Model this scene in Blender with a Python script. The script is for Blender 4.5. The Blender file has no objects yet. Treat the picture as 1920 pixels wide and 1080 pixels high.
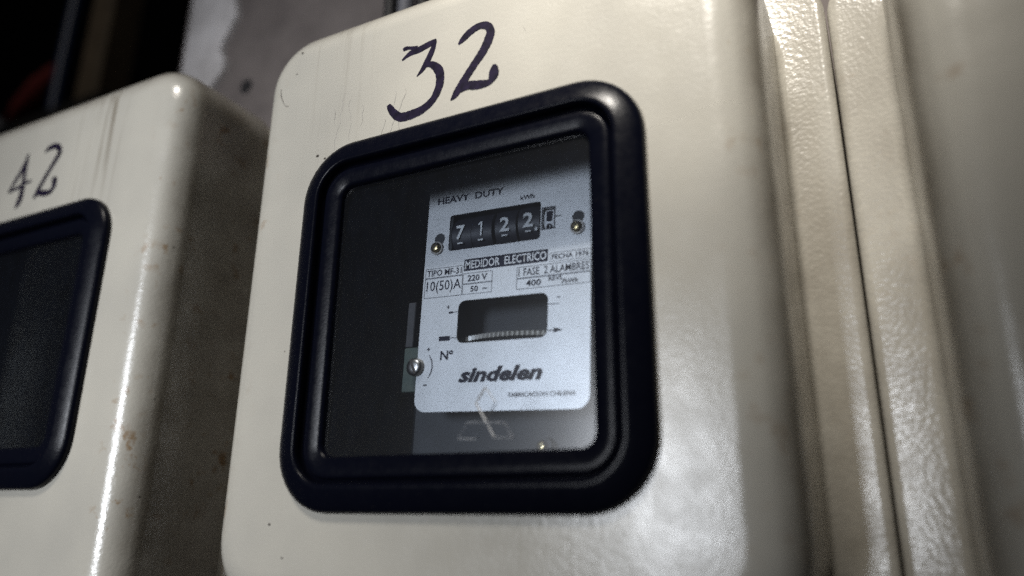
import bpy, bmesh, math, random
from mathutils import Matrix, Vector
random.seed(7)
SC = bpy.context.scene
COL = SC.collection
MM = 0.001

# ------------------------------------------------------------------ camera
cd = bpy.data.cameras.new('camera')
cam = bpy.data.objects.new('camera', cd); COL.objects.link(cam)
rt = Vector((0.88935664, 0.45711559, 0.00949175))
up = Vector((0.12746956, -0.26783266, 0.9549959))
fw = Vector((-0.43908572, 0.84812204, 0.29646709))
M = Matrix.Identity(4)
for i in range(3):
    M[i][0] = rt[i]; M[i][1] = up[i]; M[i][2] = -fw[i]
M[0][3], M[1][3], M[2][3] = 0.19894, -0.205285, -0.000514
cam.matrix_world = M
cd.sensor_width = 36.0
cd.lens = 36.0 * 1384.0 / 1920.0
cd.clip_start = 0.005; cd.clip_end = 50
cd.dof.use_dof = True
cd.dof.focus_distance = 0.292
cd.dof.aperture_fstop = 3.5
SC.camera = cam

# ------------------------------------------------------------------ world and lamps
w = bpy.data.worlds.new('World'); SC.world = w; w.use_nodes = True
bg = w.node_tree.nodes['Background']
bg.inputs[0].default_value = (0.85, 0.87, 1.0, 1); bg.inputs[1].default_value = 0.012

def look(o, loc, target):
    o.location = loc
    d = Vector(target) - Vector(loc)
    o.rotation_euler = d.to_track_quat('-Z', 'Y').to_euler()

# the daylit window opening behind the photographer
ld = bpy.data.lights.new('window_light', 'AREA')
ld.shape = 'RECTANGLE'; ld.size = 0.34; ld.size_y = 0.56
ld.energy = 0.49; ld.spread = math.radians(26); ld.color = (0.90, 0.94, 1.0)
lo = bpy.data.objects.new('window_light', ld); COL.objects.link(lo)
look(lo, (-0.29, -1.20, 0.16), (-0.10, 0.0, 0.115))

# overhead light split into two shaped spots; third one added to brighten the recess
for nm, loc, aim, watt, cone, blend in (('unseen_spot', (-0.10, -0.95, 1.25), (-0.055, 0.0, 0.10), 80.0, 17.2, 1.0),
                                        ('unseen_spot', (0.175, -0.95, 1.30), (0.145, 0.0, 0.278), 158.0, 12.0, 0.75),  # added second spot; its narrow cone leaves the lower right dark
                                        ('unseen_spot', (-0.50, -0.90, 1.30), (-0.66, 0.25, 0.56), 16.0, 17, 1.0)):  # added only to brighten the recess
    sd = bpy.data.lights.new(nm, 'SPOT')
    sd.energy = watt; sd.color = (1.0, 0.945, 0.86)
    sd.spot_size = math.radians(cone); sd.spot_blend = blend; sd.shadow_soft_size = 0.05 if loc[0] > 0 else 0.22
    so = bpy.data.objects.new(nm, sd); COL.objects.link(so)
    look(so, loc, aim)

SC.cycles.use_denoising = False; SC.cycles.use_adaptive_sampling = False; SC.cycles.sample_clamp_indirect = 1.0
SC.view_settings.view_transform = 'Standard'
SC.view_settings.look = 'None'
SC.view_settings.exposure = 0.0
SC.view_settings.gamma = 1.0

# ------------------------------------------------------------------ materials
def mat(name, color, rough=0.5, metal=0.0, ior=1.5):
    m = bpy.data.materials.new(name); m.use_nodes = True
    b = m.node_tree.nodes['Principled BSDF']
    b.inputs['Base Color'].default_value = (*color, 1)
    b.inputs['Roughness'].default_value = rough
    b.inputs['Metallic'].default_value = metal
    b.inputs['IOR'].default_value = ior
    return m

class NT:
    """small helper to write node trees"""
    def __init__(s, m): s.t = m.node_tree; s.n = s.t.nodes; s.b = s.n['Principled BSDF']
    def link(s, a, b): s.t.links.new(a, b)
    def put(s, sock, v):
        if isinstance(v, bpy.types.NodeSocket): s.link(v, sock)
        else: sock.default_value = v
    def coords(s, scale=(1000, 1000, 1000)):
        c = s.n.new('ShaderNodeTexCoord'); mp = s.n.new('ShaderNodeMapping')
        mp.inputs['Scale'].default_value = scale
        s.link(c.outputs['Object'], mp.inputs['Vector']); return mp.outputs[0]
    def noise(s, vec, scale, detail=3, rough=0.5):
        n = s.n.new('ShaderNodeTexNoise'); n.inputs['Scale'].default_value = scale
        n.inputs['Detail'].default_value = detail; n.inputs['Roughness'].default_value = rough
        s.link(vec, n.inputs['Vector']); return n.outputs['Fac']
    def ramp(s, v, a, b, x=0.0, y=1.0):
        r = s.n.new('ShaderNodeMapRange'); r.inputs['From Min'].default_value = a; r.inputs['From Max'].default_value = b
        r.inputs['To Min'].default_value = x; r.inputs['To Max'].default_value = y
        s.put(r.inputs['Value'], v); return r.outputs[0]
    def math(s, op, a, b=0.0):
        m = s.n.new('ShaderNodeMath'); m.operation = op
        s.put(m.inputs[0], a); s.put(m.inputs[1], b); return m.outputs[0]
    def mix(s, f, a, b):
        m = s.n.new('ShaderNodeMix'); m.data_type = 'RGBA'
        s.put(m.inputs[0], f)
        for k, v in ((6, a), (7, b)):
            if isinstance(v, tuple): m.inputs[k].default_value = (*v, 1)
            else: s.link(v, m.inputs[k])
        return m.outputs[2]
    def sep(s, vec):
        x = s.n.new('ShaderNodeSeparateXYZ'); s.link(vec, x.inputs[0]); return x.outputs
    def bump(s, h, strength, dist):
        b = s.n.new('ShaderNodeBump'); b.inputs['Strength'].default_value = strength
        b.inputs['Distance'].default_value = dist; s.link(h, b.inputs['Height'])
        s.link(b.outputs[0], s.b.inputs['Normal'])

def paint(name, streak_x, streak_amount, rust_amount, peel=0.16, grime_shade=0.35):
    m = mat(name, (0.6, 0.58, 0.53), 0.27, 0.0, 1.65); t = NT(m)
    P = t.coords(); X, Y, Z = t.sep(P)[0:3]
    mott = t.noise(P, 0.022, 4)
    c = t.mix(t.ramp(mott, 0.35, 0.7), (0.60, 0.575, 0.505), (0.52, 0.50, 0.445))
    fine = t.noise(P, 1.6, 2)
    c = t.mix(t.ramp(fine, 0.3, 0.7, 0.0, 0.22), c, (0.40, 0.385, 0.345))
    # run-down dirt streaks from the top edge
    S = t.coords((260, 260, 11))
    st = t.ramp(t.noise(S, 1.0, 3, 0.6), 0.50, 0.66)
    band = t.ramp(t.math('ABSOLUTE', t.math('SUBTRACT', X, streak_x)), 8, 26, 1, 0)
    high = t.ramp(Z, 150, 235, 0.0, 1.0)
    c = t.mix(t.math('MULTIPLY', t.math('MULTIPLY', st, band), t.math('MULTIPLY', high, streak_amount)), c, (0.20, 0.165, 0.12))
    # rust and yellowed spots along the folded edges
    edge = t.ramp(t.math('ABSOLUTE', X), 86, 99)
    rn = t.ramp(t.noise(P, 0.13, 6, 0.6), 0.565, 0.66)
    rn2 = t.ramp(t.noise(P, 0.05, 2), 0.45, 0.6)
    c = t.mix(t.math('MULTIPLY', t.math('MULTIPLY', rn, rn2), t.math('MULTIPLY', edge, rust_amount)), c, (0.27, 0.14, 0.035))
    # old brown grime in blotches on the folded sides, deepened as painted shade
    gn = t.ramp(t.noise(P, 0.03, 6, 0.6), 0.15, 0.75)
    c = t.mix(t.math('MULTIPLY', t.math('MULTIPLY', gn, t.ramp(t.math('ABSOLUTE', X), 98, 105)), grime_shade), c, (0.105, 0.08, 0.05))
    # dirt settled on the top fold, with the fold's shade painted in
    c = t.mix(t.math('MULTIPLY', t.ramp(t.noise(P, 0.06, 5, 0.6), 0.2, 0.7), t.ramp(Z, 229, 240, 0, 0.8)), c, (0.12, 0.095, 0.075))
    # dark specks
    v = t.n.new('ShaderNodeTexVoronoi'); v.inputs['Scale'].default_value = 0.055; t.link(P, v.inputs['Vector'])
    pick = t.sep(v.outputs['Color'])[0]
    sp = t.math('MULTIPLY', t.ramp(v.outputs['Distance'], 0.018, 0.034, 1, 0), t.ramp(pick, 0.70, 0.72))
    c = t.mix(sp, c, (0.06, 0.05, 0.04))
    t.link(c, t.b.inputs['Base Color'])
    pe = t.noise(P, 0.62, 1.5, 0.4)
    big = t.n.new('ShaderNodeBump'); big.inputs['Strength'].default_value = 0.07; big.inputs['Distance'].default_value = 0.004
    t.link(t.noise(P, 0.028, 2), big.inputs['Height'])
    t.bump(pe, peel, 0.0004); t.link(big.outputs[0], t.n[-1].inputs['Normal'])
    mo2 = t.noise(P, 0.06, 5, 0.6)
    t.link(t.ramp(mo2, 0.3, 0.7, 0.16, 0.29), t.b.inputs['Roughness'])
    return m

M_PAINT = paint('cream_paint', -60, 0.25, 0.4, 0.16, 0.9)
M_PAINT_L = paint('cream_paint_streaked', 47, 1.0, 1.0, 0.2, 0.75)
M_PAINT_B = paint('wrinkled_cream_paint', 0, 0.0, 0.12, 0.40, 0.6)

def rubber():
    m = mat('black_rubber', (0.0028, 0.0034, 0.008), 0.33); t = NT(m); t.b.inputs['Specular IOR Level'].default_value = 0.13
    P = t.coords(); n = t.noise(P, 0.3, 5, 0.6)
    t.link(t.ramp(n, 0.3, 0.75, 0.20, 0.32), t.b.inputs['Roughness'])
    d = t.ramp(t.noise(P, 0.9, 4, 0.7), 0.66, 0.8)
    t.link(t.mix(t.math('MULTIPLY', d, 0.35), (0.0028, 0.0034, 0.008), (0.11, 0.09, 0.07)), t.b.inputs['Base Color'])
    t.bump(t.noise(P, 1.2, 2), 0.12, 0.0003); return m
M_RUBBER = rubber()

def glassy(name, dust, rough, tint=(0.93, 0.96, 1.0), film=(0.30, 0.42, 0.75)):
    m = bpy.data.materials.new(name); m.use_nodes = True
    t = m.node_tree; n = t.nodes; n.remove(n['Principled BSDF']); out = n['Material Output']
    tr = n.new('ShaderNodeBsdfTransparent'); tr.inputs[0].default_value = (*tint, 1)
    gl = n.new('ShaderNodeBsdfGlossy'); gl.inputs['Roughness'].default_value = rough
    df = n.new('ShaderNodeBsdfDiffuse'); df.inputs[0].default_value = (*film, 1)
    fr = n.new('ShaderNodeFresnel'); fr.inputs[0].default_value = 1.95
    a = n.new('ShaderNodeMixShader'); b = n.new('ShaderNodeMixShader')
    tc = n.new('ShaderNodeTexCoord'); mp = n.new('ShaderNodeMapping'); mp.inputs['Scale'].default_value = (300, 300, 90)
    no = n.new('ShaderNodeTexNoise'); no.inputs['Scale'].default_value = 1.0; no.inputs['Detail'].default_value = 5
    r = n.new('ShaderNodeMapRange'); r.inputs[1].default_value = 0.3; r.inputs[2].default_value = 0.8
    r.inputs[3].default_value = dust * 0.5; r.inputs[4].default_value = dust * 1.8
    L = t.links.new
    L(tc.outputs['Object'], mp.inputs[0]); L(mp.outputs[0], no.inputs['Vector']); L(no.outputs['Fac'], r.inputs[0])
    L(r.outputs[0], a.inputs[0]); L(tr.outputs[0], a.inputs[1]); L(df.outputs[0], a.inputs[2])
    ge = n.new('ShaderNodeNewGeometry'); su = n.new('ShaderNodeMath'); su.operation = 'SUBTRACT'; su.use_clamp = True
    L(fr.outputs[0], su.inputs[0]); L(ge.outputs['Backfacing'], su.inputs[1])     # only the outer surface mirrors
    L(su.outputs[0], b.inputs[0]); L(a.outputs[0], b.inputs[1]); L(gl.outputs[0], b.inputs[2])
    L(b.outputs[0], out.inputs[0]); return m
M_GLASS = glassy('dusty_glass', 0.003, 0.19)
M_EMBOSS = glassy('moulded_glass_glint', 1.7, 0.12, film=(0.95, 0.95, 0.95))  # near-white film paints the glint of the ridges
M_FAINT = glassy('moulded_glass_faint_glint', 0.5, 0.12, film=(0.6, 0.62, 0.66))  # thinner film paints a weaker glint

def plate_mat():
    m = mat('silvered_plate', (0.62, 0.64, 0.66), 0.40, 0.75); t = NT(m)
    P = t.coords(); n = t.noise(P, 0.05, 5, 0.6); f = t.noise(P, 1.8, 2)
    c = t.mix(t.ramp(n, 0.3, 0.75), (0.66, 0.655, 0.64), (0.53, 0.525, 0.51))
    t.link(t.mix(t.ramp(f, 0.3, 0.7, 0, 0.12), c, (0.3, 0.31, 0.33)), t.b.inputs['Base Color']); return m
M_PLATE = plate_mat()

def mottled(name, a, b, scale, rough, bump=0.0, metal=0.0):
    m = mat(name, a, rough, metal); t = NT(m); P = t.coords()
    n = t.noise(P, scale, 6, 0.6)
    t.link(t.mix(t.ramp(n, 0.35, 0.68), a, b), t.b.inputs['Base Color'])
    if bump: t.bump(n, bump, 0.002)
    return m
M_INK = mottled('violet_marker_ink', (0.007, 0.005, 0.015), (0.020, 0.013, 0.04), 0.35, 0.30)
M_PRINT = mat('dark_print', (0.016, 0.017, 0.03), 0.75, 0.0, 1.25)
M_DIGIT = mat('white_digit_paint', (0.72, 0.72, 0.70), 0.5)
M_WHEEL = mottled('black_wheel', (0.012, 0.012, 0.018), (0.02, 0.02, 0.028), 0.4, 0.45)
M_WHITEWHEEL = mat('pale_wheel', (0.8, 0.8, 0.8), 0.5)
M_BODY = mottled('black_bakelite', (0.004, 0.005, 0.007), (0.007, 0.009, 0.012), 0.1, 0.5)
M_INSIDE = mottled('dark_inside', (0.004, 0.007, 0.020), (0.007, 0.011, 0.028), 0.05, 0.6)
M_BRASS = mottled('worn_brass', (0.62, 0.50, 0.26), (0.45, 0.36, 0.2), 0.8, 0.28, 0, 1.0)
M_STEEL = mottled('dull_steel', (0.50, 0.47, 0.43), (0.32, 0.30, 0.28), 0.8, 0.32, 0, 1.0)
M_ALU = mottled('aluminium_disc', (0.85, 0.84, 0.80), (0.75, 0.74, 0.7), 0.5, 0.3, 0, 0.9)
M_GREEN = mottled('greenish_fibre', (0.03, 0.05, 0.04), (0.05, 0.065, 0.05), 0.3, 0.6)
M_STRIP = mottled('tarnished_strip', (0.030, 0.028, 0.03), (0.018, 0.018, 0.02), 0.3, 0.6)
M_WALL = mottled('brown_grey_render', (0.175, 0.150, 0.142), (0.12, 0.102, 0.097), 0.035, 0.9, 0.3)
M_PLASTER = mottled('whitewash', (0.70, 0.67, 0.67), (0.48, 0.455, 0.45), 0.03, 0.85, 0.3)
M_NICHE = mottled('near_black_recess', (0.010, 0.009, 0.008), (0.016, 0.013, 0.011), 0.01, 0.9)  # near-black all over the recess walls and shelf
M_TAN = mottled('old_tan_wood', (0.16, 0.12, 0.075), (0.11, 0.08, 0.05), 0.04, 0.7)
M_RED = mottled('red_cloth', (0.16, 0.010, 0.008), (0.12, 0.006, 0.006), 0.02, 0.85)
M_BLUE = mat('blue_cable_sheath', (0.012, 0.03, 0.09), 0.4)
M_BLACK = mat('black_cable_sheath', (0.012, 0.011, 0.012), 0.5)
M_GREY = mottled('grey_conduit_plastic', (0.16, 0.16, 0.18), (0.12, 0.12, 0.13), 0.1, 0.5)
M_GRIME = mat('dark_grime', (0.05, 0.04, 0.032), 0.7)
M_SCRATCH = mat('grey_scratch', (0.40, 0.38, 0.35), 0.6)

# ------------------------------------------------------------------ mesh helpers (all lengths in millimetres)
def finish(bm, name, m, parent=None, sharp=35, smooth=True):
    bmesh.ops.recalc_face_normals(bm, faces=bm.faces)
    bmesh.ops.scale(bm, vec=(MM, MM, MM), verts=bm.verts)
    if smooth:
        for f in bm.faces: f.smooth = True
        for e in bm.edges:
            if len(e.link_faces) == 2 and e.calc_face_angle(0) > math.radians(sharp): e.smooth = False
    me = bpy.data.meshes.new(name); bm.to_mesh(me); bm.free()
    me.materials.append(m)
    return link(name, me, parent)
def link(name, me, parent=None):
    o = bpy.data.objects.new(name, me); COL.objects.link(o)
    if parent: o.parent = parent
    return o
def thing(name, label, cat, loc, group=None, ry=0.0):
    o = bpy.data.objects.new(name, None); COL.objects.link(o)
    o.empty_display_size = 0.02
    o.location = Vector(loc) * MM; o.rotation_euler = (0, ry, 0)
    return tag(o, label, cat, group)
def tag(o, label, cat, group=None):
    o['label'] = label; o['category'] = cat
    if group: o['group'] = group
    return o

def rrect(x0, x1, z0, z1, r, seg=8, side=12):
    """rounded rectangle, counter-clockwise seen from the front; same count for every size"""
    r = max(r, 0.01); pts = []
    cs = [(x1 - r, z1 - r, 0), (x0 + r, z1 - r, 90), (x0 + r, z0 + r, 180), (x1 - r, z0 + r, 270)]
    for k, (cx, cz, a0) in enumerate(cs):
        arc = [(cx + r * math.cos(math.radians(a0 + 90 * i / seg)), cz + r * math.sin(math.radians(a0 + 90 * i / seg))) for i in range(seg + 1)]
        pts += arc
        nx, nz, na = cs[(k + 1) % 4]
        q = (nx + r * math.cos(math.radians(na)), nz + r * math.sin(math.radians(na)))
        p = arc[-1]
        for i in range(1, side):
            f = i / side; pts.append((p[0] + (q[0] - p[0]) * f, p[1] + (q[1] - p[1]) * f))
    return pts
def loft(bm, loops, cap0=False, cap1=False):
    """loops: lists of (x, y, z)"""
    vs = [[bm.verts.new(p) for p in lp] for lp in loops]
    n = len(vs[0])
    for a, b in zip(vs, vs[1:]):
        for i in range(n):
            j = (i + 1) % n
            bm.faces.new((a[i], a[j], b[j], b[i]))
    if cap0: bm.faces.new(vs[0])
    if cap1: bm.faces.new(vs[-1])
    return vs
def box(bm, x0, x1, y0, y1, z0, z1):
    v = [bm.verts.new((x, y, z)) for x in (x0, x1) for y in (y0, y1) for z in (z0, z1)]
    for f in ((0, 1, 3, 2), (4, 6, 7, 5), (0, 4, 5, 1), (2, 3, 7, 6), (0, 2, 6, 4), (1, 5, 7, 3)):
        bm.faces.new([v[i] for i in f])
def slab(bm, x0, x1, y0, y1, z0, z1, r, e=0.4):
    """rounded-corner slab with a small chamfer round its front"""
    L = lambda ins, y, rr: [(x, y, z) for x, z in rrect(x0 + ins, x1 - ins, z0 + ins, z1 - ins, rr, 6, 1)]
    loft(bm, [L(0, y1, r), L(0, y0 + e, r), L(e, y0, r - e)], True, True)
def cyl(bm, a, b, r, n=20, r2=None, cap=True):
    a, b = Vector(a), Vector(b); d = (b - a).normalized()
    u = d.orthogonal().normalized(); v = d.cross(u)
    ring = lambda c, q: [tuple(c + u * q * math.cos(2 * math.pi * i / n) + v * q * math.sin(2 * math.pi * i / n)) for i in range(n)]
    loft(bm, [ring(a, r), ring(b, r if r2 is None else r2)], cap, cap)
def tube(bm, pts, r, n=12):
    pts = [Vector(p) for p in pts]; loops = []; u = None
    for i, p in enumerate(pts):
        d = (pts[min(i + 1, len(pts) - 1)] - pts[max(i - 1, 0)]).normalized()
        if u is None: u = d.orthogonal().normalized()
        u = (u - d * u.dot(d)).normalized(); v = d.cross(u)
        loops.append([tuple(p + u * r * math.cos(2 * math.pi * k / n) + v * r * math.sin(2 * math.pi * k / n)) for k in range(n)])
    loft(bm, loops, True, True)
def holed_plate(bm, outer, holes, y0, y1):
    """flat plate with real openings: triangulated front, walls going back"""
    edges = []; rings = []
    for lp in [outer] + holes:
        vs = [bm.verts.new((x, y0, z)) for x, z in lp]; rings.append(vs)
        edges += [bm.edges.new((vs[i], vs[(i + 1) % len(vs)])) for i in range(len(vs))]
    bmesh.ops.triangle_fill(bm, use_beauty=True, use_dissolve=False, edges=edges, normal=(0, -1, 0))
    for vs in rings:
        bk = [bm.verts.new((v.co.x, y1, v.co.z)) for v in vs]
        for i in range(len(vs)):
            j = (i + 1) % len(vs); bm.faces.new((vs[i], vs[j], bk[j], bk[i]))
def smooth_path(st, per=6):
    """Catmull-Rom through (x, z, w)"""
    out = []
    P = [st[0]] + list(st) + [st[-1]]
    for i in range(1, len(P) - 2):
        for k in range(per):
            t = k / per
            out.append(tuple(0.5 * (2 * P[i][c] + (P[i + 1][c] - P[i - 1][c]) * t + (2 * P[i - 1][c] - 5 * P[i][c] + 4 * P[i + 1][c] - P[i + 2][c]) * t * t
                             + (3 * P[i][c] - P[i - 1][c] - 3 * P[i + 1][c] + P[i + 2][c]) * t ** 3) for c in range(3)))
    out.append(st[-1]); return out
def ribbon(bm, st, y, rough=0.0, per=6):
    """a pen stroke lying on the plane at depth y"""
    p = smooth_path(st, per); prev = None
    for i, (x, z, wd) in enumerate(p):
        a, b = p[max(i - 1, 0)], p[min(i + 1, len(p) - 1)]
        d = Vector((b[0] - a[0], b[1] - a[1])); d = d.normalized() if d.length else Vector((1, 0))
        nx, nz = -d.y, d.x; h = max(wd, 0.05) / 2
        h1 = h * (1 + random.uniform(-rough, rough)); h2 = h * (1 + random.uniform(-rough, rough))
        cur = (bm.verts.new((x + nx * h1, y, z + nz * h1)), bm.verts.new((x - nx * h2, y, z - nz * h2)))
        if prev: bm.faces.new((prev[0], prev[1], cur[1], cur[0]))
        prev = cur

# ------------------------------------------------------------------ the wall and the dark recess
bm = bmesh.new()
box(bm, -257, 900, 115, 600, -900, 900)
wall = finish(bm, 'back_wall', M_WALL, smooth=False); wall['kind'] = 'structure'
bm = bmesh.new()      # remains of whitewash, ragged on the right, wrapping round the corner of the wall on the left
rows = []
zs = [200 + i * 9 for i in range(40)]
for i, z in enumerate(zs):
    xr = -204 + (z - 306) * 0.055 + random.uniform(-3, 3) + 3 * math.sin(z * 0.11) + (-8 if z < 300 else 0)
    rows.append([(-262, 190, z), (-262, 128, z), (-259, 118, z), (-250, 112, z), (-228, 111, z), (xr - 1.5, 111.3, z), (xr, 114.9, z)])
vs = [[bm.verts.new(p) for p in r] for r in rows]
for a, b in zip(vs, vs[1:]):
    for i in range(6): bm.faces.new((a[i], a[i + 1], b[i + 1], b[i]))
finish(bm, 'whitewash_patch', M_PLASTER, wall)
bm = bmesh.new(); cyl(bm, (-181, 114.5, 290), (-181, 122, 290), 5.5, 14)
finish(bm, 'anchor_hole', M_BLACK, wall)
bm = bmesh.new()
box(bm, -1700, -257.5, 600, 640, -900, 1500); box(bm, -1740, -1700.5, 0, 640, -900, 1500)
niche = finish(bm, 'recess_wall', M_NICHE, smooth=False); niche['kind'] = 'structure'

# things standing in the recess, far out of focus
bm = bmesh.new(); slab(bm, -642, -600, 250, 290, -900, 1200, 6, 4)
tag(finish(bm, 'wooden_post', M_TAN), 'tan upright wooden post in the dark recess behind the cabinets', 'post')
bm = bmesh.new(); tube(bm, [(-672 + 5 * math.sin(z * 0.008), 250, z) for z in range(-900, 1200, 60)], 9)
tag(finish(bm, 'blue_cable', M_BLUE), 'dark blue cable hanging straight down left of the tan post', 'cable')
bm = bmesh.new()
N, K = 26, 14; loops = []
for i in range(N):
    f = i / (N - 1); x = -795 + 105 * f; zc = 500 + 50 * f
    R_ = 13 * (0.35 + math.sin(math.pi * min(max(f, 0.03), 0.97)) ** 0.5) * (1 + 0.18 * math.sin(i * 1.9))
    loops.append([(x + random.uniform(-2, 2), 262 + R_ * 0.8 * math.cos(2 * math.pi * k / K), zc + R_ * (1 + 0.15 * math.sin(3 * k + i)) * math.sin(2 * math.pi * k / K)) for k in range(K)])
loft(bm, loops, True, True)
tag(finish(bm, 'red_cloth', M_RED, sharp=80), 'crumpled red cloth in the dark recess above the cabinet marked 42', 'cloth')
bm = bmesh.new(); box(bm, -1000, -560, 235, 330, 440, 462)
tag(finish(bm, 'shelf', M_NICHE), 'dark shelf across the recess under the red cloth', 'shelf')
bm = bmesh.new(); tube(bm, [(-860 + 130 * t, 228, 498 - 45 * t * t + 6 * math.sin(5 * t)) for t in [i / 14 for i in range(15)]], 8)
tag(finish(bm, 'grey_cable', M_GREY), 'grey cable drooping just above the cabinet marked 42', 'cable')

# conduits that enter the top of the cabinet marked 32
bm = bmesh.new(); cyl(bm, (-24, 88, 204), (-24, 88, 900), 5.2, 20); c = finish(bm, 'grey_conduit', M_GREY)
tag(c, 'thin grey conduit rising from the top of the cabinet marked 32', 'conduit')
for z in (300, 420):
    bm = bmesh.new(); cyl(bm, (-24, 88, z), (-24, 88, z + 12), 7, 20); finish(bm, 'clip', M_STEEL, c)
for dx, lab in ((-11.5, 'black cable on the left of the thin grey conduit'), (12, 'black cable on the right of the thin grey conduit')):
    bm = bmesh.new(); tube(bm, [(-24 + dx + math.sin(z * 0.01), 88, z) for z in range(204, 900, 40)], 4.2)
    tag(finish(bm, 'black_cable', M_BLACK), lab, 'cable', 'black cables beside the conduit')

# ------------------------------------------------------------------ meter cabinets (local origin: middle of the face, bottom edge)
CX, CZ = 70.25, -35.0           # world place of the local origin of the cabinet marked 32
HW, HT, R, RC = 105.75, 241.0, 15.0, 27.0
G0, G1, GZ0, GZ1 = -70.25, 69.75, 35.0, 175.4
def cover_mesh(ext=0, top=0):
    HT = 241.0 + top
    bm = bmesh.new(); loops = []
    def L(ins, y, rr): return [(x, y, z) for x, z in rrect(-HW + ins, HW - ins, ins - ext, HT - ins, rr, 10, 16)]
    loops += [L(0, 58, RC), L(0, 40, RC), L(0, R + 0.6, RC)]
    for k in range(11):
        a = math.radians(90 * k / 10); ins = R * (1 - math.cos(a)); y = R * (1 - math.sin(a))
        loops.append(L(ins, y, RC - ins))
    loops.append(L(R + 0.6, 0, RC - R - 0.6))
    loops.append([(x, 0, z) for x, z in rrect(G0 - 1, G1 + 1, GZ0 - 1, GZ1 + 1, 22, 10, 16)])
    H = lambda ins, y: [(x, y, z) for x, z in rrect(G0 + ins, G1 - ins, GZ0 + ins, GZ1 - ins, 18, 10, 16)]
    loops += [H(8, 0), H(8, 1.2)]
    # inside of the pressed sheet
    loops += [[(x, 1.2, z) for x, z in rrect(-HW + 16, HW - 16, 16 - ext, HT - 16, RC - 16, 10, 16)],
              [(x, 15, z) for x, z in rrect(-HW + 1.2, HW - 1.2, 1.2 - ext, HT - 1.2, RC - 1.2, 10, 16)],
              [(x, 58, z) for x, z in rrect(-HW + 1.2, HW - 1.2, 1.2 - ext, HT - 1.2, RC - 1.2, 10, 16)]]
    loft(bm, loops)
    return bm
PROFILE = [(1.0, -0.3), (0.0, 0.2), (0.05, 1.7), (0.35, 2.6), (1.0, 3.2), (2.5, 3.9), (5.0, 4.8), (7.5, 5.5), (8.6, 5.7), (9.3, 5.5), (9.7, 4.8), (9.85, 3.4),
           (10.0, 2.0), (10.4, 1.4), (10.9, 1.5), (11.2, 2.2), (11.6, 2.8), (12.3, 3.1), (14.5, 2.9), (17.2, 2.4), (18.3, 2.0), (18.8, 1.3), (19.0, -0.6)]
def gasket_mesh():
    bm = bmesh.new()
    loft(bm, [[(x, -h, z) for x, z in rrect(G0 + s, G1 - s, GZ0 + s, GZ1 - s, max(23 - s, 5.0), 10, 6)] for s, h in PROFILE])
    return bm
def pane_mesh():
    bm = bmesh.new()
    L = lambda y: [(x, y, z) for x, z in rrect(G0 + 18.6, G1 - 18.6, GZ0 + 18.6, GZ1 - 18.6, 5, 6, 1)]
    loft(bm, [L(-0.1), L(1.9)], True, True); return bm
def base_mesh(ext=0, FL=18.7, FR=18.7):
    bm = bmesh.new()
    F = 17.6; E = 3.0
    L = lambda ins, y: [(x, y, z) for x, z in rrect(-HW - FL + ins, HW + FR - ins, -F + ins - ext, HT - 7 - ins, 14 - ins, 8, 6)]
    loops = [L(0, 114), L(0, 58 + E)]
    for k in range(1, 7):
        a = math.radians(90 * k / 6); loops.append(L(E * (1 - math.cos(a)), 58 + E * (1 - math.sin(a))))
    loops.append(L(E + 0.4, 58))
    I = lambda ins, y: [(x, y, z) for x, z in rrect(-HW + ins, HW - ins, ins - ext, HT - 12 - ins, RC, 8, 6)]
    # fillet up to the cover, then down into the hollow base
    if FL > 5: loops += [I(-3.0, 58), I(-1.6, 57.6), I(-0.4, 56.4), I(0.05, 54.5)]
    loops += [I(0.6, 54.5), I(2.0, 60), I(2.0, 100)]
    loft(bm, loops, False, True)
    for v in bm.verts:          # the flanges are bent a few degrees, the right one forward, the left one back
        if v.co.y < 62 and abs(v.co.x) > HW + 0.06: v.co.y -= 0.13 * (v.co.x - math.copysign(HW, v.co.x))
    return bm
MESH = {}
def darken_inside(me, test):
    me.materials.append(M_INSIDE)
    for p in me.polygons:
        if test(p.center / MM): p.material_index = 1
def part(key, fn, m, parent, name, sharp=35):
    if key not in MESH: MESH[key] = finish(fn(), name, m, parent, sharp).data; return parent.children[-1]
    o = link(name, MESH[key], parent); return o

S32 = [[(42.32, 172.87, 0.73), (46.12, 174.97, 1.98), (50.74, 175.53, 2.58), (55.78, 176.67, 2.14), (58.25, 177.77, 0.61)], [(42.55, 177.59, 1.16), (43.84, 177.95, 1.58), (45.96, 177.53, 1.15), (49.15, 176.28, 2.07)], [(57.77, 177.28, 1.32), (56.7, 173.41, 2.03), (54.65, 169.12, 2.27), (52.55, 165.84, 1.72), (49.9, 163.3, 0.3)], [(53.75, 166.95, 1.01), (55.76, 167.08, 1.91), (57.82, 165.97, 2.5), (60.2, 162.85, 3.06), (60.88, 158.58, 2.94), (60.09, 154.54, 2.83), (57.58, 150.51, 2.68), (53.27, 147.91, 2.94), (47.82, 146.98, 3.22), (43.23, 147.22, 3.01), (39.96, 149.74, 2.64), (37.93, 152.69, 2.15), (37.04, 154.24, 1.24)], [(68.62, 172.0, 0.59), (70.74, 173.85, 2.2), (74.03, 176.18, 2.53), (77.8, 177.36, 2.42), (81.13, 176.25, 2.49), (82.5, 173.39, 2.85), (81.73, 169.83, 3.22), (79.06, 164.99, 3.02), (75.44, 160.45, 2.75), (72.27, 156.23, 2.75), (69.57, 152.34, 2.84), (67.53, 149.66, 1.9), (66.01, 148.41, 0.29)], [(70.05, 152.21, 2.84), (73.33, 152.67, 2.72), (77.08, 151.84, 2.97), (80.77, 151.39, 2.39), (83.26, 151.68, 1.83)], [(82.82, 151.12, 1.37), (84.13, 153.71, 3.2), (84.44, 156.37, 2.85), (84.45, 158.44, 1.01)]]
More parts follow.
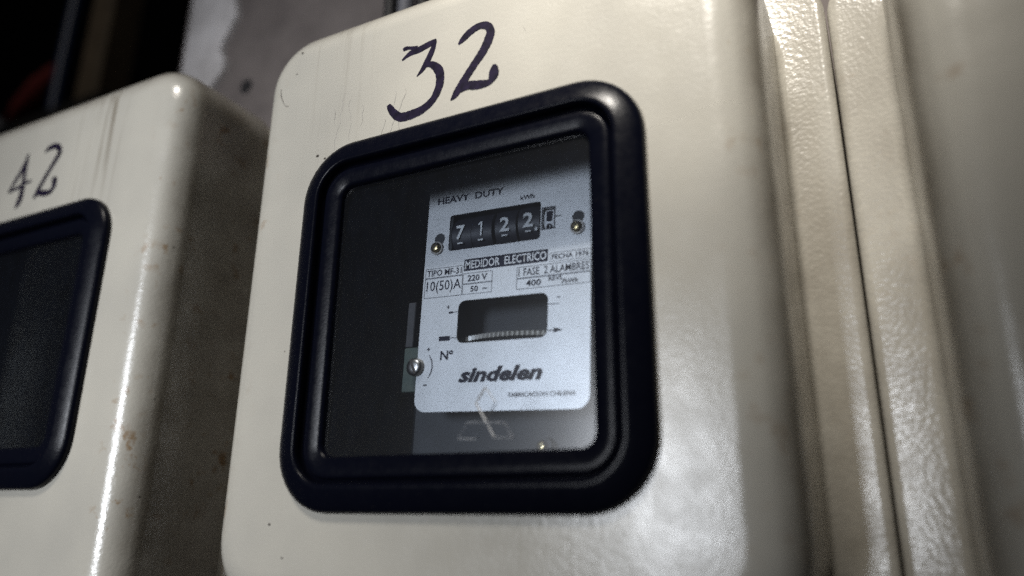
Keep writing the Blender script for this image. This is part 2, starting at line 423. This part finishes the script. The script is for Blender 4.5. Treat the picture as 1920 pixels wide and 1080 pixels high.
S42 = [[(-210.53, 190.03, 0.78), (-213.11, 181.51, 2.7), (-217.86, 174.58, 2.5), (-222.42, 168.7, 1.16)], [(-222.42, 168.7, 1.16), (-217.14, 169.42, 1.72), (-211.91, 170.13, 1.9), (-207.44, 171.34, 1.7), (-201.84, 171.59, 1.12)], [(-210.86, 189.37, 1.75), (-210.47, 180.21, 2.49), (-209.38, 170.68, 2.83), (-209.09, 163.55, 3.74), (-210.42, 159.61, 3.36), (-212.22, 157.01, 0.56)], [(-194.84, 187.13, 1.13), (-191.39, 188.84, 2.62), (-186.19, 188.91, 2.79), (-182.08, 186.66, 2.76), (-181.24, 182.93, 2.93), (-185.52, 176.87, 2.74), (-189.79, 170.8, 2.56), (-193.19, 165.25, 2.74), (-195.08, 161.47, 2.37), (-196.59, 159.7, 0.55)], [(-194.58, 163.1, 2.55), (-187.79, 161.39, 2.7), (-182.55, 161.02, 2.49), (-179.9, 163.9, 2.85), (-180.51, 167.46, 3.4), (-182.24, 169.06, 1.26)]]

def cabinet(dx, dz, label, paint_m, number, ext, FL=18.7, FR=18.7):
    ox, oz = CX + dx, CZ + dz
    t = thing('meter_cabinet', label, 'meter cabinet', (ox, 0, oz), 'meter cabinets side by side on the wall')
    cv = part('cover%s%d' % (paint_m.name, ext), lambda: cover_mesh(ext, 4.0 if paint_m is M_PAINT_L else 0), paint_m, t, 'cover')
    ga = part('gasket', gasket_mesh, M_RUBBER, t, 'window_gasket', 60)
    pa = part('pane', pane_mesh, M_GLASS, t, 'window_pane')
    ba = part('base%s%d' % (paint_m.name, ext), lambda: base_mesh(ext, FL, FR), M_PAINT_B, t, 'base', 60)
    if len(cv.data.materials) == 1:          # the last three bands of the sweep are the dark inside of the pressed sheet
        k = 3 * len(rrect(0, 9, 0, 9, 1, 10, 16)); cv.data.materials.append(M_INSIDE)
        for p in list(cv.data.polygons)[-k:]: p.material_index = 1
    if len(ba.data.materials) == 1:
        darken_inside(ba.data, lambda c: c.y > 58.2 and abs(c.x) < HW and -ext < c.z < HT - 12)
    if number:
        bm = bmesh.new()
        for k, st in enumerate(number):
            ribbon(bm, [(x - ox, z - oz, wd * 1.25) for x, z, wd in st], -0.06 - 0.03 * k, 0.06)
        finish(bm, 'handwritten_number', M_INK, t, smooth=False)
    return t, cv, pa, ba, ox, oz

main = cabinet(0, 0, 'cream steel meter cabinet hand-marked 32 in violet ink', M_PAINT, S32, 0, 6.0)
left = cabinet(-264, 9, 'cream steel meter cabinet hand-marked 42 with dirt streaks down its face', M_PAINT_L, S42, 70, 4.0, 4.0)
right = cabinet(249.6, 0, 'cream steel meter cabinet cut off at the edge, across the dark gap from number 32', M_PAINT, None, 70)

# scratches and runs under the number 32, on its cover
bm = bmesh.new(); ox, oz = main[4], main[5]
k = 0
for x0, z0, ln in ((14, 166, 26), (17.5, 162, 20), (24, 158, 10), (40, 160, 22), (44.5, 160, 22), (36, 148, 9), (9, 160, 9), (96, 172, 3)):
    st = []; x = x0; z = z0
    while z > z0 - ln:
        st.append((x - ox, z - oz, random.uniform(0.06, 0.26))); x += random.uniform(-0.9, 0.9) - 0.05; z -= random.uniform(1.2, 2.6)
    ribbon(bm, st, -0.04 - 0.012 * k, 0.4, 3); k += 1
finish(bm, 'scratch_marks', M_SCRATCH, main[1], smooth=False)['kind'] = 'stuff'
bm = bmesh.new()
ribbon(bm, [(-22.3 - ox, 178 - oz, .1), (-21.8 - ox, 174 - oz, .35), (-19 - ox, 169 - oz, .2), (-17 - ox, 168 - oz, .25)], -0.05, 0.3)
for x, z, r_ in ((2.5, 139.6, 0.75), (6.5, 137.6, 0.5), (-12, 193, 0.5), (-14, 183, 0.4), (-3.4, -4, 0.5), (4, -15, 0.4)):
    ribbon(bm, [(x - ox - r_, z - oz, r_), (x - ox, z - oz + 0.2, r_ * 1.7), (x - ox + r_, z - oz, r_ * 0.8)], -0.05, 0.3, 3)
finish(bm, 'dirt_specks', M_GRIME, main[1], smooth=False)['kind'] = 'stuff'
bm = bmesh.new()
ribbon(bm, [(176.9 - ox, 195 - oz, 0.7), (178.4 - ox, 190.6 - oz, 1.3), (181 - ox, 188 - oz, 1.5), (184 - ox, 188.4 - oz, 0.9), (187.4 - ox, 191.5 - oz, 0.5), (190.5 - ox, 197 - oz, 0.3)], 57.9, 0.35)
finish(bm, 'dried_drip', M_GRIME, main[3], smooth=False)

# three-diamond emblem moulded in the glass
def ridge(bm, a, b, wd, h, y):
    a, b = Vector(a), Vector(b); d = (b - a).normalized(); n = Vector((-d.y, d.x)) * wd / 2
    P = lambda p, q, yy: bm.verts.new((p.x + q.x, yy, p.y + q.y))
    z0 = Vector((0, 0))
    v = [P(a, n, y), P(a, -n, y), P(a + d * wd * .3, z0, y - h), P(b, n, y), P(b, -n, y), P(b - d * wd * .3, z0, y - h)]
    for f in ((0, 2, 5, 3), (1, 4, 5, 2), (0, 1, 2), (3, 5, 4)): bm.faces.new([v[i] for i in f])
bm = bmesh.new()
T_, L_, B_, R2 = (83.5, 39.1), (80.1, 34.2), (83.8, 28.5), (87.5, 33.9)
for q in ([T_, L_, B_, R2], [(83.6, 27.9), (77.0, 28.1), (73.9, 23.2), (80.6, 22.8)], [(84.3, 27.7), (87.0, 23.0), (93.6, 22.6), (90.6, 27.6)]):
    bm = bmesh.new(); top = q[0] == T_
    for i in range(4):
        a, b = q[i], q[(i + 1) % 4]
        ridge(bm, (a[0] - ox, a[1] - oz), (b[0] - ox, b[1] - oz), (0.8, 0.7, 0.3, 0.35)[i] if top else 0.6, 0.5, -0.12 - 0.004 * i)
    if top: ridge(bm, (B_[0] - ox, B_[1] - oz), (86.9 - ox, 23.4 - oz), 0.6, 0.4, -0.14)
    finish(bm, 'moulded_diamond', M_EMBOSS if top else M_FAINT, main[2], smooth=False)

# ------------------------------------------------------------------ the electricity meter inside cabinet 32
TH = 0.035
PY = 38.0
meter = thing('electricity_meter', 'silver-faced electricity meter reading 7122 behind the glass of cabinet 32', 'electricity meter', (76.1, 23.0, 75.0), ry=TH)
meter.scale = (0.938, 0.938, 0.938)      # the dial is 70 mm wide and sits 23 mm behind the cabinet face
def lo_(x, z):   # world millimetres on the dial plane -> plate coordinates
    dx, dz = x - 68, z - 80
    return dx - dz * TH, dz + dx * TH
def text(body, bl, tr, m, parent, name, y=-0.08, shear=0.0, bold=0.024, local=False):
    cu = bpy.data.curves.new(name, 'FONT'); cu.body = body; cu.size = 1; cu.shear = shear; cu.offset = bold; cu.resolution_u = 2
    o = bpy.data.objects.new(name, cu); COL.objects.link(o)
    dg = bpy.context.evaluated_depsgraph_get(); dg.update()
    me = bpy.data.meshes.new_from_object(o.evaluated_get(dg)); COL.objects.unlink(o); bpy.data.objects.remove(o); bpy.data.curves.remove(cu)
    a = bl if local else lo_(*bl); b = tr if local else lo_(*tr)
    xs = [v.co.x for v in me.vertices]; ys = [v.co.y for v in me.vertices]
    sx = (b[0] - a[0]) / (max(xs) - min(xs)); sy = (b[1] - a[1]) / (max(ys) - min(ys))
    for v in me.vertices:
        v.co = Vector((a[0] + (v.co.x - min(xs)) * sx, y, a[1] + (v.co.y - min(ys)) * sy)) * MM
    me.materials.clear(); me.materials.append(m); me.name = name
    return link(name, me, parent)

# dial plate with its two openings
CT = [*lo_(42.4, 104.6), *lo_(84.5, 119.2)]
ctr = (-25.9, -25.9 + 42.1, 23.6, 39.4)
disc = (-19.2, 20.4, -15.8, 1.6)
unit = (17.1, 22.0, 27.6, 36.0)
bm = bmesh.new()
holed_plate(bm, rrect(-37.0, 37.6, -42.6, 62, 5, 6, 4),
            [rrect(ctr[0], ctr[1], ctr[2], ctr[3], 1.4, 4, 1), rrect(disc[0], disc[1], disc[2], disc[3], 3.0, 5, 1), rrect(*unit, 0.5, 3, 1)], 0.0, 0.8)
plate = finish(bm, 'dial_plate', M_PLATE, meter, smooth=False)
bm = bmesh.new(); slab(bm, -50, 50, 16, 56, -66, 72, 6, 3); box(bm, -32, 34, 12, 15.9, 4, 58)
finish(bm, 'meter_body', M_BODY, meter)
bm = bmesh.new()      # dark lining behind the two openings
for x0, x1, z0, z1 in ((ctr[0] - 0.6, ctr[1] + 0.6, ctr[2] - 0.6, ctr[3] + 0.6),):
    slab(bm, x0, x1, 5.5, 9, z0, z1, 1, 0.2)
finish(bm, 'register_box', M_BODY, meter)
# number wheels
for i, (ch, xc, wd) in enumerate((('7', 48.0, 4.0), ('1', 57.7, 2.5), ('2', 68.8, 4.4), ('2', 79.3, 4.6))):
    u, v = lo_(xc, 112.4)
    bm = bmesh.new(); cyl(bm, (u - 4.75, 11.0, v), (u + 4.75, 11.0, v), 9.6, 40)
    wh = finish(bm, 'number_wheel', M_WHEEL, meter)
    if ch == '1':
        bm = bmesh.new(); ribbon(bm, [(u + .25, v + 3.1, .8), (u + .25, v - 3.1, .8)], 0.95, 0, 2)
        ribbon(bm, [(u - 1.1, v + 1.9, .5), (u + .3, v + 2.9, .7)], 0.98, 0, 2); finish(bm, 'digit', M_DIGIT, wh, smooth=False)
    else: text(ch, (u - wd / 2, v - 3.1), (u + wd / 2, v + 3.1), M_DIGIT, wh, 'digit', 0.95, local=True)
    bm = bmesh.new(); box(bm, u - 1.3, u + 1.3, 1.2, 1.4, v - 5.0, v - 4.4); finish(bm, 'digit_mark', M_DIGIT, wh, smooth=False)
u, v = lo_(82.9, 107.9)
bm = bmesh.new(); cyl(bm, (u, 0.9, v), (u, 1.3, v), 0.75, 12); finish(bm, 'decimal_point', M_DIGIT, meter)
uc, vc = (unit[0] + unit[1]) / 2, (unit[2] + unit[3]) / 2
bm = bmesh.new(); cyl(bm, (unit[0] + .1, 10.5, vc), (unit[1] - .1, 10.5, vc), 9.6, 40)
wh = finish(bm, 'unit_wheel', M_WHITEWHEEL, meter)
text('1', (uc - 1.2, vc - 1.0), (uc + 1.2, vc + 3.2), M_PRINT, wh, 'digit', 0.75, local=True, bold=0.02)
text('0', (uc - 1.2, vc - 5.2), (uc + 1.2, vc - 1.9), M_PRINT, wh, 'digit', 0.8, local=True, bold=0.02)
# revolving disc with its toothed bright rim
bm = bmesh.new(); n = 260; rr = lambda i: 43.0 if i % 2 else 42.1
dz0, dz1 = -13.4, -11.5
ring = lambda z: [(0.6 + rr(i) * math.cos(2 * math.pi * i / n), 45.5 + rr(i) * math.sin(2 * math.pi * i / n), z) for i in range(n)]
loft(bm, [ring(dz0), ring(dz1)], True, True)
finish(bm, 'revolving_disc', M_ALU, meter, smooth=False)
# printed frames and captions
def frame(bl, tr, wd=0.22, y=-0.05, local=False):
    bm = bmesh.new(); a = bl if local else lo_(*bl); b = tr if local else lo_(*tr)
    x0, x1, z0, z1 = a[0], b[0], a[1], b[1]
    o = rrect(x0, x1, z0, z1, 0.02, 1, 1); i_ = rrect(x0 + wd, x1 - wd, z0 + wd, z1 - wd, 0.02, 1, 1)
    loft(bm, [[(x, y, z) for x, z in o], [(x, y, z) for x, z in i_]])
    return finish(bm, 'printed_frame', M_PRINT, plate, smooth=False)
def solid(bl, tr, m, name, y=-0.05, local=False):
    bm = bmesh.new(); a = bl if local else lo_(*bl); b = tr if local else lo_(*tr)
    v = [bm.verts.new(p) for p in ((a[0], y, a[1]), (b[0], y, a[1]), (b[0], y, b[1]), (a[0], y, b[1]))]; bm.faces.new(v)
    return finish(bm, name, m, plate, smooth=False)
C_ = 'caption'
text('HEAVY  DUTY', (-32.6, 45.2), (-0.9, 48.3), M_PRINT, plate, C_, local=True)
text('kWh', (6.9, 41.2), (13.2, 43.2), M_PRINT, plate, C_, local=True)
frame((unit[0] - .5, unit[2] - .5), (unit[1] + .5, unit[3] + .5), 0.5, local=True)
solid((unit[1] + .5, 31.9), (unit[1] + 3.2, 32.3), M_PRINT, 'tick_mark', local=True)
solid((-17.6, 14.0), (19.8, 19.0), M_PRINT, 'caption_panel', local=True)
text('MEDIDOR  ELECTRICO', (-17.0, 14.8), (19.2, 18.3), M_PLATE, plate, C_, -0.12, local=True, bold=0.012)
frame((20.6, 13.6), (37.4, 17.2), 0.18, local=True)
text('FECHA 1976', (21.5, 14.4), (36.6, 16.5), M_PRINT, plate, C_, local=True)
frame((-36.2, 12.6), (-18.0, 16.7), 0.2, local=True)
text('TIPO MF-31', (-35.4, 13.3), (-18.7, 16.0), M_PRINT, plate, C_, local=True, bold=0.015)
frame((-36.2, 4.0), (-18.0, 12.45), 0.2, local=True)
text('10(50)A', (-35.2, 5.6), (-18.6, 11.2), M_PRINT, plate, C_, local=True, bold=0.004)
frame((-17.85, 8.5), (-4.2, 13.0), 0.2, local=True)
text('220 V', (-15.6, 9.4), (-6.6, 12.1), M_PRINT, plate, C_, local=True)
frame((-17.85, 4.0), (-4.2, 8.35), 0.2, local=True)
text('50  ~', (-14.0, 4.9), (-6.4, 7.4), M_PRINT, plate, C_, local=True)
frame((6.6, 8.3), (37.4, 12.9), 0.2, local=True)
text('1 FASE  2 ALAMBRES', (7.4, 9.1), (36.8, 12.2), M_PRINT, plate, C_, local=True, bold=0.01)
frame((6.6, 3.8), (37.4, 8.15), 0.2, local=True)
text('400', (10.8, 4.7), (17.2, 7.3), M_PRINT, plate, C_, local=True)
text('REVS', (20.4, 6.0), (26.0, 7.8), M_PRINT, plate, C_, local=True, bold=0.02)
text('/', (25.6, 4.4), (27.2, 6.4), M_PRINT, plate, C_, local=True)
text('kWh', (27.2, 4.5), (32.4, 6.2), M_PRINT, plate, C_, local=True, bold=0.02)
text('+', (-24.6, -1.2), (-23.2, 0.2), M_PRINT, plate, C_, local=True)
solid((-23.6, -3.0), (-19.3, -2.7), M_PRINT, 'tick_mark', local=True)
solid((-23.4, -3.3), (-21.6, -2.5), M_PRINT, 'tick_mark', y=-0.07, local=True)
solid((20.5, -3.3), (24.8, -3.0), M_PRINT, 'tick_mark', local=True)
solid((23.9, -0.9), (25.4, -0.5), M_PRINT, 'tick_mark', local=True)
solid((-27.4, -14.4), (-22.2, -12.5), M_PRINT, 'index_bar', local=True)
solid((-22.3, -13.6), (-19.3, -13.3), M_PRINT, 'index_bar', y=-0.07, local=True)
bm = bmesh.new()
vs = [bm.verts.new(p) for p in ((23.0, -0.06, -14.3), (26.8, -0.06, -13.3), (23.0, -0.06, -12.3))]; bm.faces.new(vs)
vs = [bm.verts.new(p) for p in ((20.6, -0.06, -13.5), (23.0, -0.06, -13.5), (23.0, -0.06, -13.1), (20.6, -0.06, -13.1))]; bm.faces.new(vs)
finish(bm, 'direction_arrow', M_PRINT, plate, smooth=False)
text('N\u00ba', (-26.2, -22.2), (-20.2, -18.4), M_PRINT, plate, C_, local=True)
text('sindelen', (-17.2, -31.6), (18.9, -25.6), M_PRINT, plate, 'maker_name', local=True, shear=0.3, bold=0.045)
text('FABRICACION CHILENA', (5.2, -39.2 + 1.5), (32.4, -36.0), M_PRINT, plate, C_, local=True, bold=0.02)
# adjusting scale arc
bm = bmesh.new()
ribbon(bm, [(-36.5 + 6.8 * math.cos(a), -24.6 + 6.8 * math.sin(a), 0.1 + 0.45 * math.cos(a) ** 4) for a in [math.radians(d) for d in range(-42, 43, 12)]], -0.06, 0)
finish(bm, 'scale_arc', M_PRINT, plate, smooth=False)
text('+', (-32.8, -18.2), (-31.2, -16.8), M_PRINT, plate, C_, local=True)
solid((-33.4, -32.2), (-31.6, -31.7), M_PRINT, 'tick_mark', local=True)
# fixing screws in their keyhole slots
def screw(name, u, v, r, y, m, ang, parent, h=1.6):
    bm = bmesh.new()
    prof = [(1.0, h), (1.0, h * 0.55), (0.93, h * 0.28), (0.72, h * 0.08), (0.4, 0.0)]
    ring = lambda f, yy: [(u + r * f * math.cos(2 * math.pi * i / 24), y + yy - h, v + r * f * math.sin(2 * math.pi * i / 24)) for i in range(24)]
    loft(bm, [ring(f, yy) for f, yy in prof], True, True)
    s = finish(bm, name, m, parent, 50)
    bm = bmesh.new(); c, sn = math.cos(ang), math.sin(ang); hw = r * 0.14
    pts = [(-r * .9, -hw), (r * .9, -hw), (r * .9, hw), (-r * .9, hw)]
    f0 = [bm.verts.new((u + a * c - b * sn, y - h - 0.04, v + a * sn + b * c)) for a, b in pts]
    f1 = [bm.verts.new((p.co.x, y - h + 0.5, p.co.z)) for p in f0]
    bm.faces.new(f0)
    for i in range(4): bm.faces.new((f0[i], f0[(i + 1) % 4], f1[(i + 1) % 4], f1[i]))
    finish(bm, 'screw_slot', M_GRIME, s, smooth=False); return s
for (hx, hz), (sx, sz) in (((38.7, 110.6), (37.7, 106.5)), ((101.2, 109.4), (100.8, 105.0))):
    u, v = lo_(hx, hz); bm = bmesh.new(); cyl(bm, (u, -0.05, v), (u, 0.4, v), 2.5, 20); finish(bm, 'keyhole', M_BODY, plate)
    u, v = lo_(sx, sz); bm = bmesh.new(); cyl(bm, (u, -0.9, v), (u, -0.1, v), 2.9, 24); finish(bm, 'washer', M_STEEL, meter)
    screw('screw', u, v, 2.15, -0.92, M_BRASS, 0.9, meter)
# light-load adjuster at the left rim of the plate, and the brass screw under the plate
bm = bmesh.new(); slab(bm, -46, -34, 3.0, 5.0, -34, -15.5, 0.8, 0.3); finish(bm, 'adjuster_tab', M_GREEN, meter)
bm = bmesh.new(); slab(bm, -46, -42.2, 3.2, 5.0, -15.3, 4, 0.5, 0.3); finish(bm, 'adjuster_strip', M_STRIP, meter)
screw('adjuster_screw', -37.3, -24.6, 3.7, -0.1, M_STEEL, 2.0, meter, 2.6)
bm = bmesh.new(); cyl(bm, (14.2, 12, -54.6), (14.2, 17, -54.6), 3.6, 20); finish(bm, 'screw_boss', M_BODY, meter)
screw('screw', 14.2, -54.6, 2.2, 12, M_BRASS, 0.5, meter)
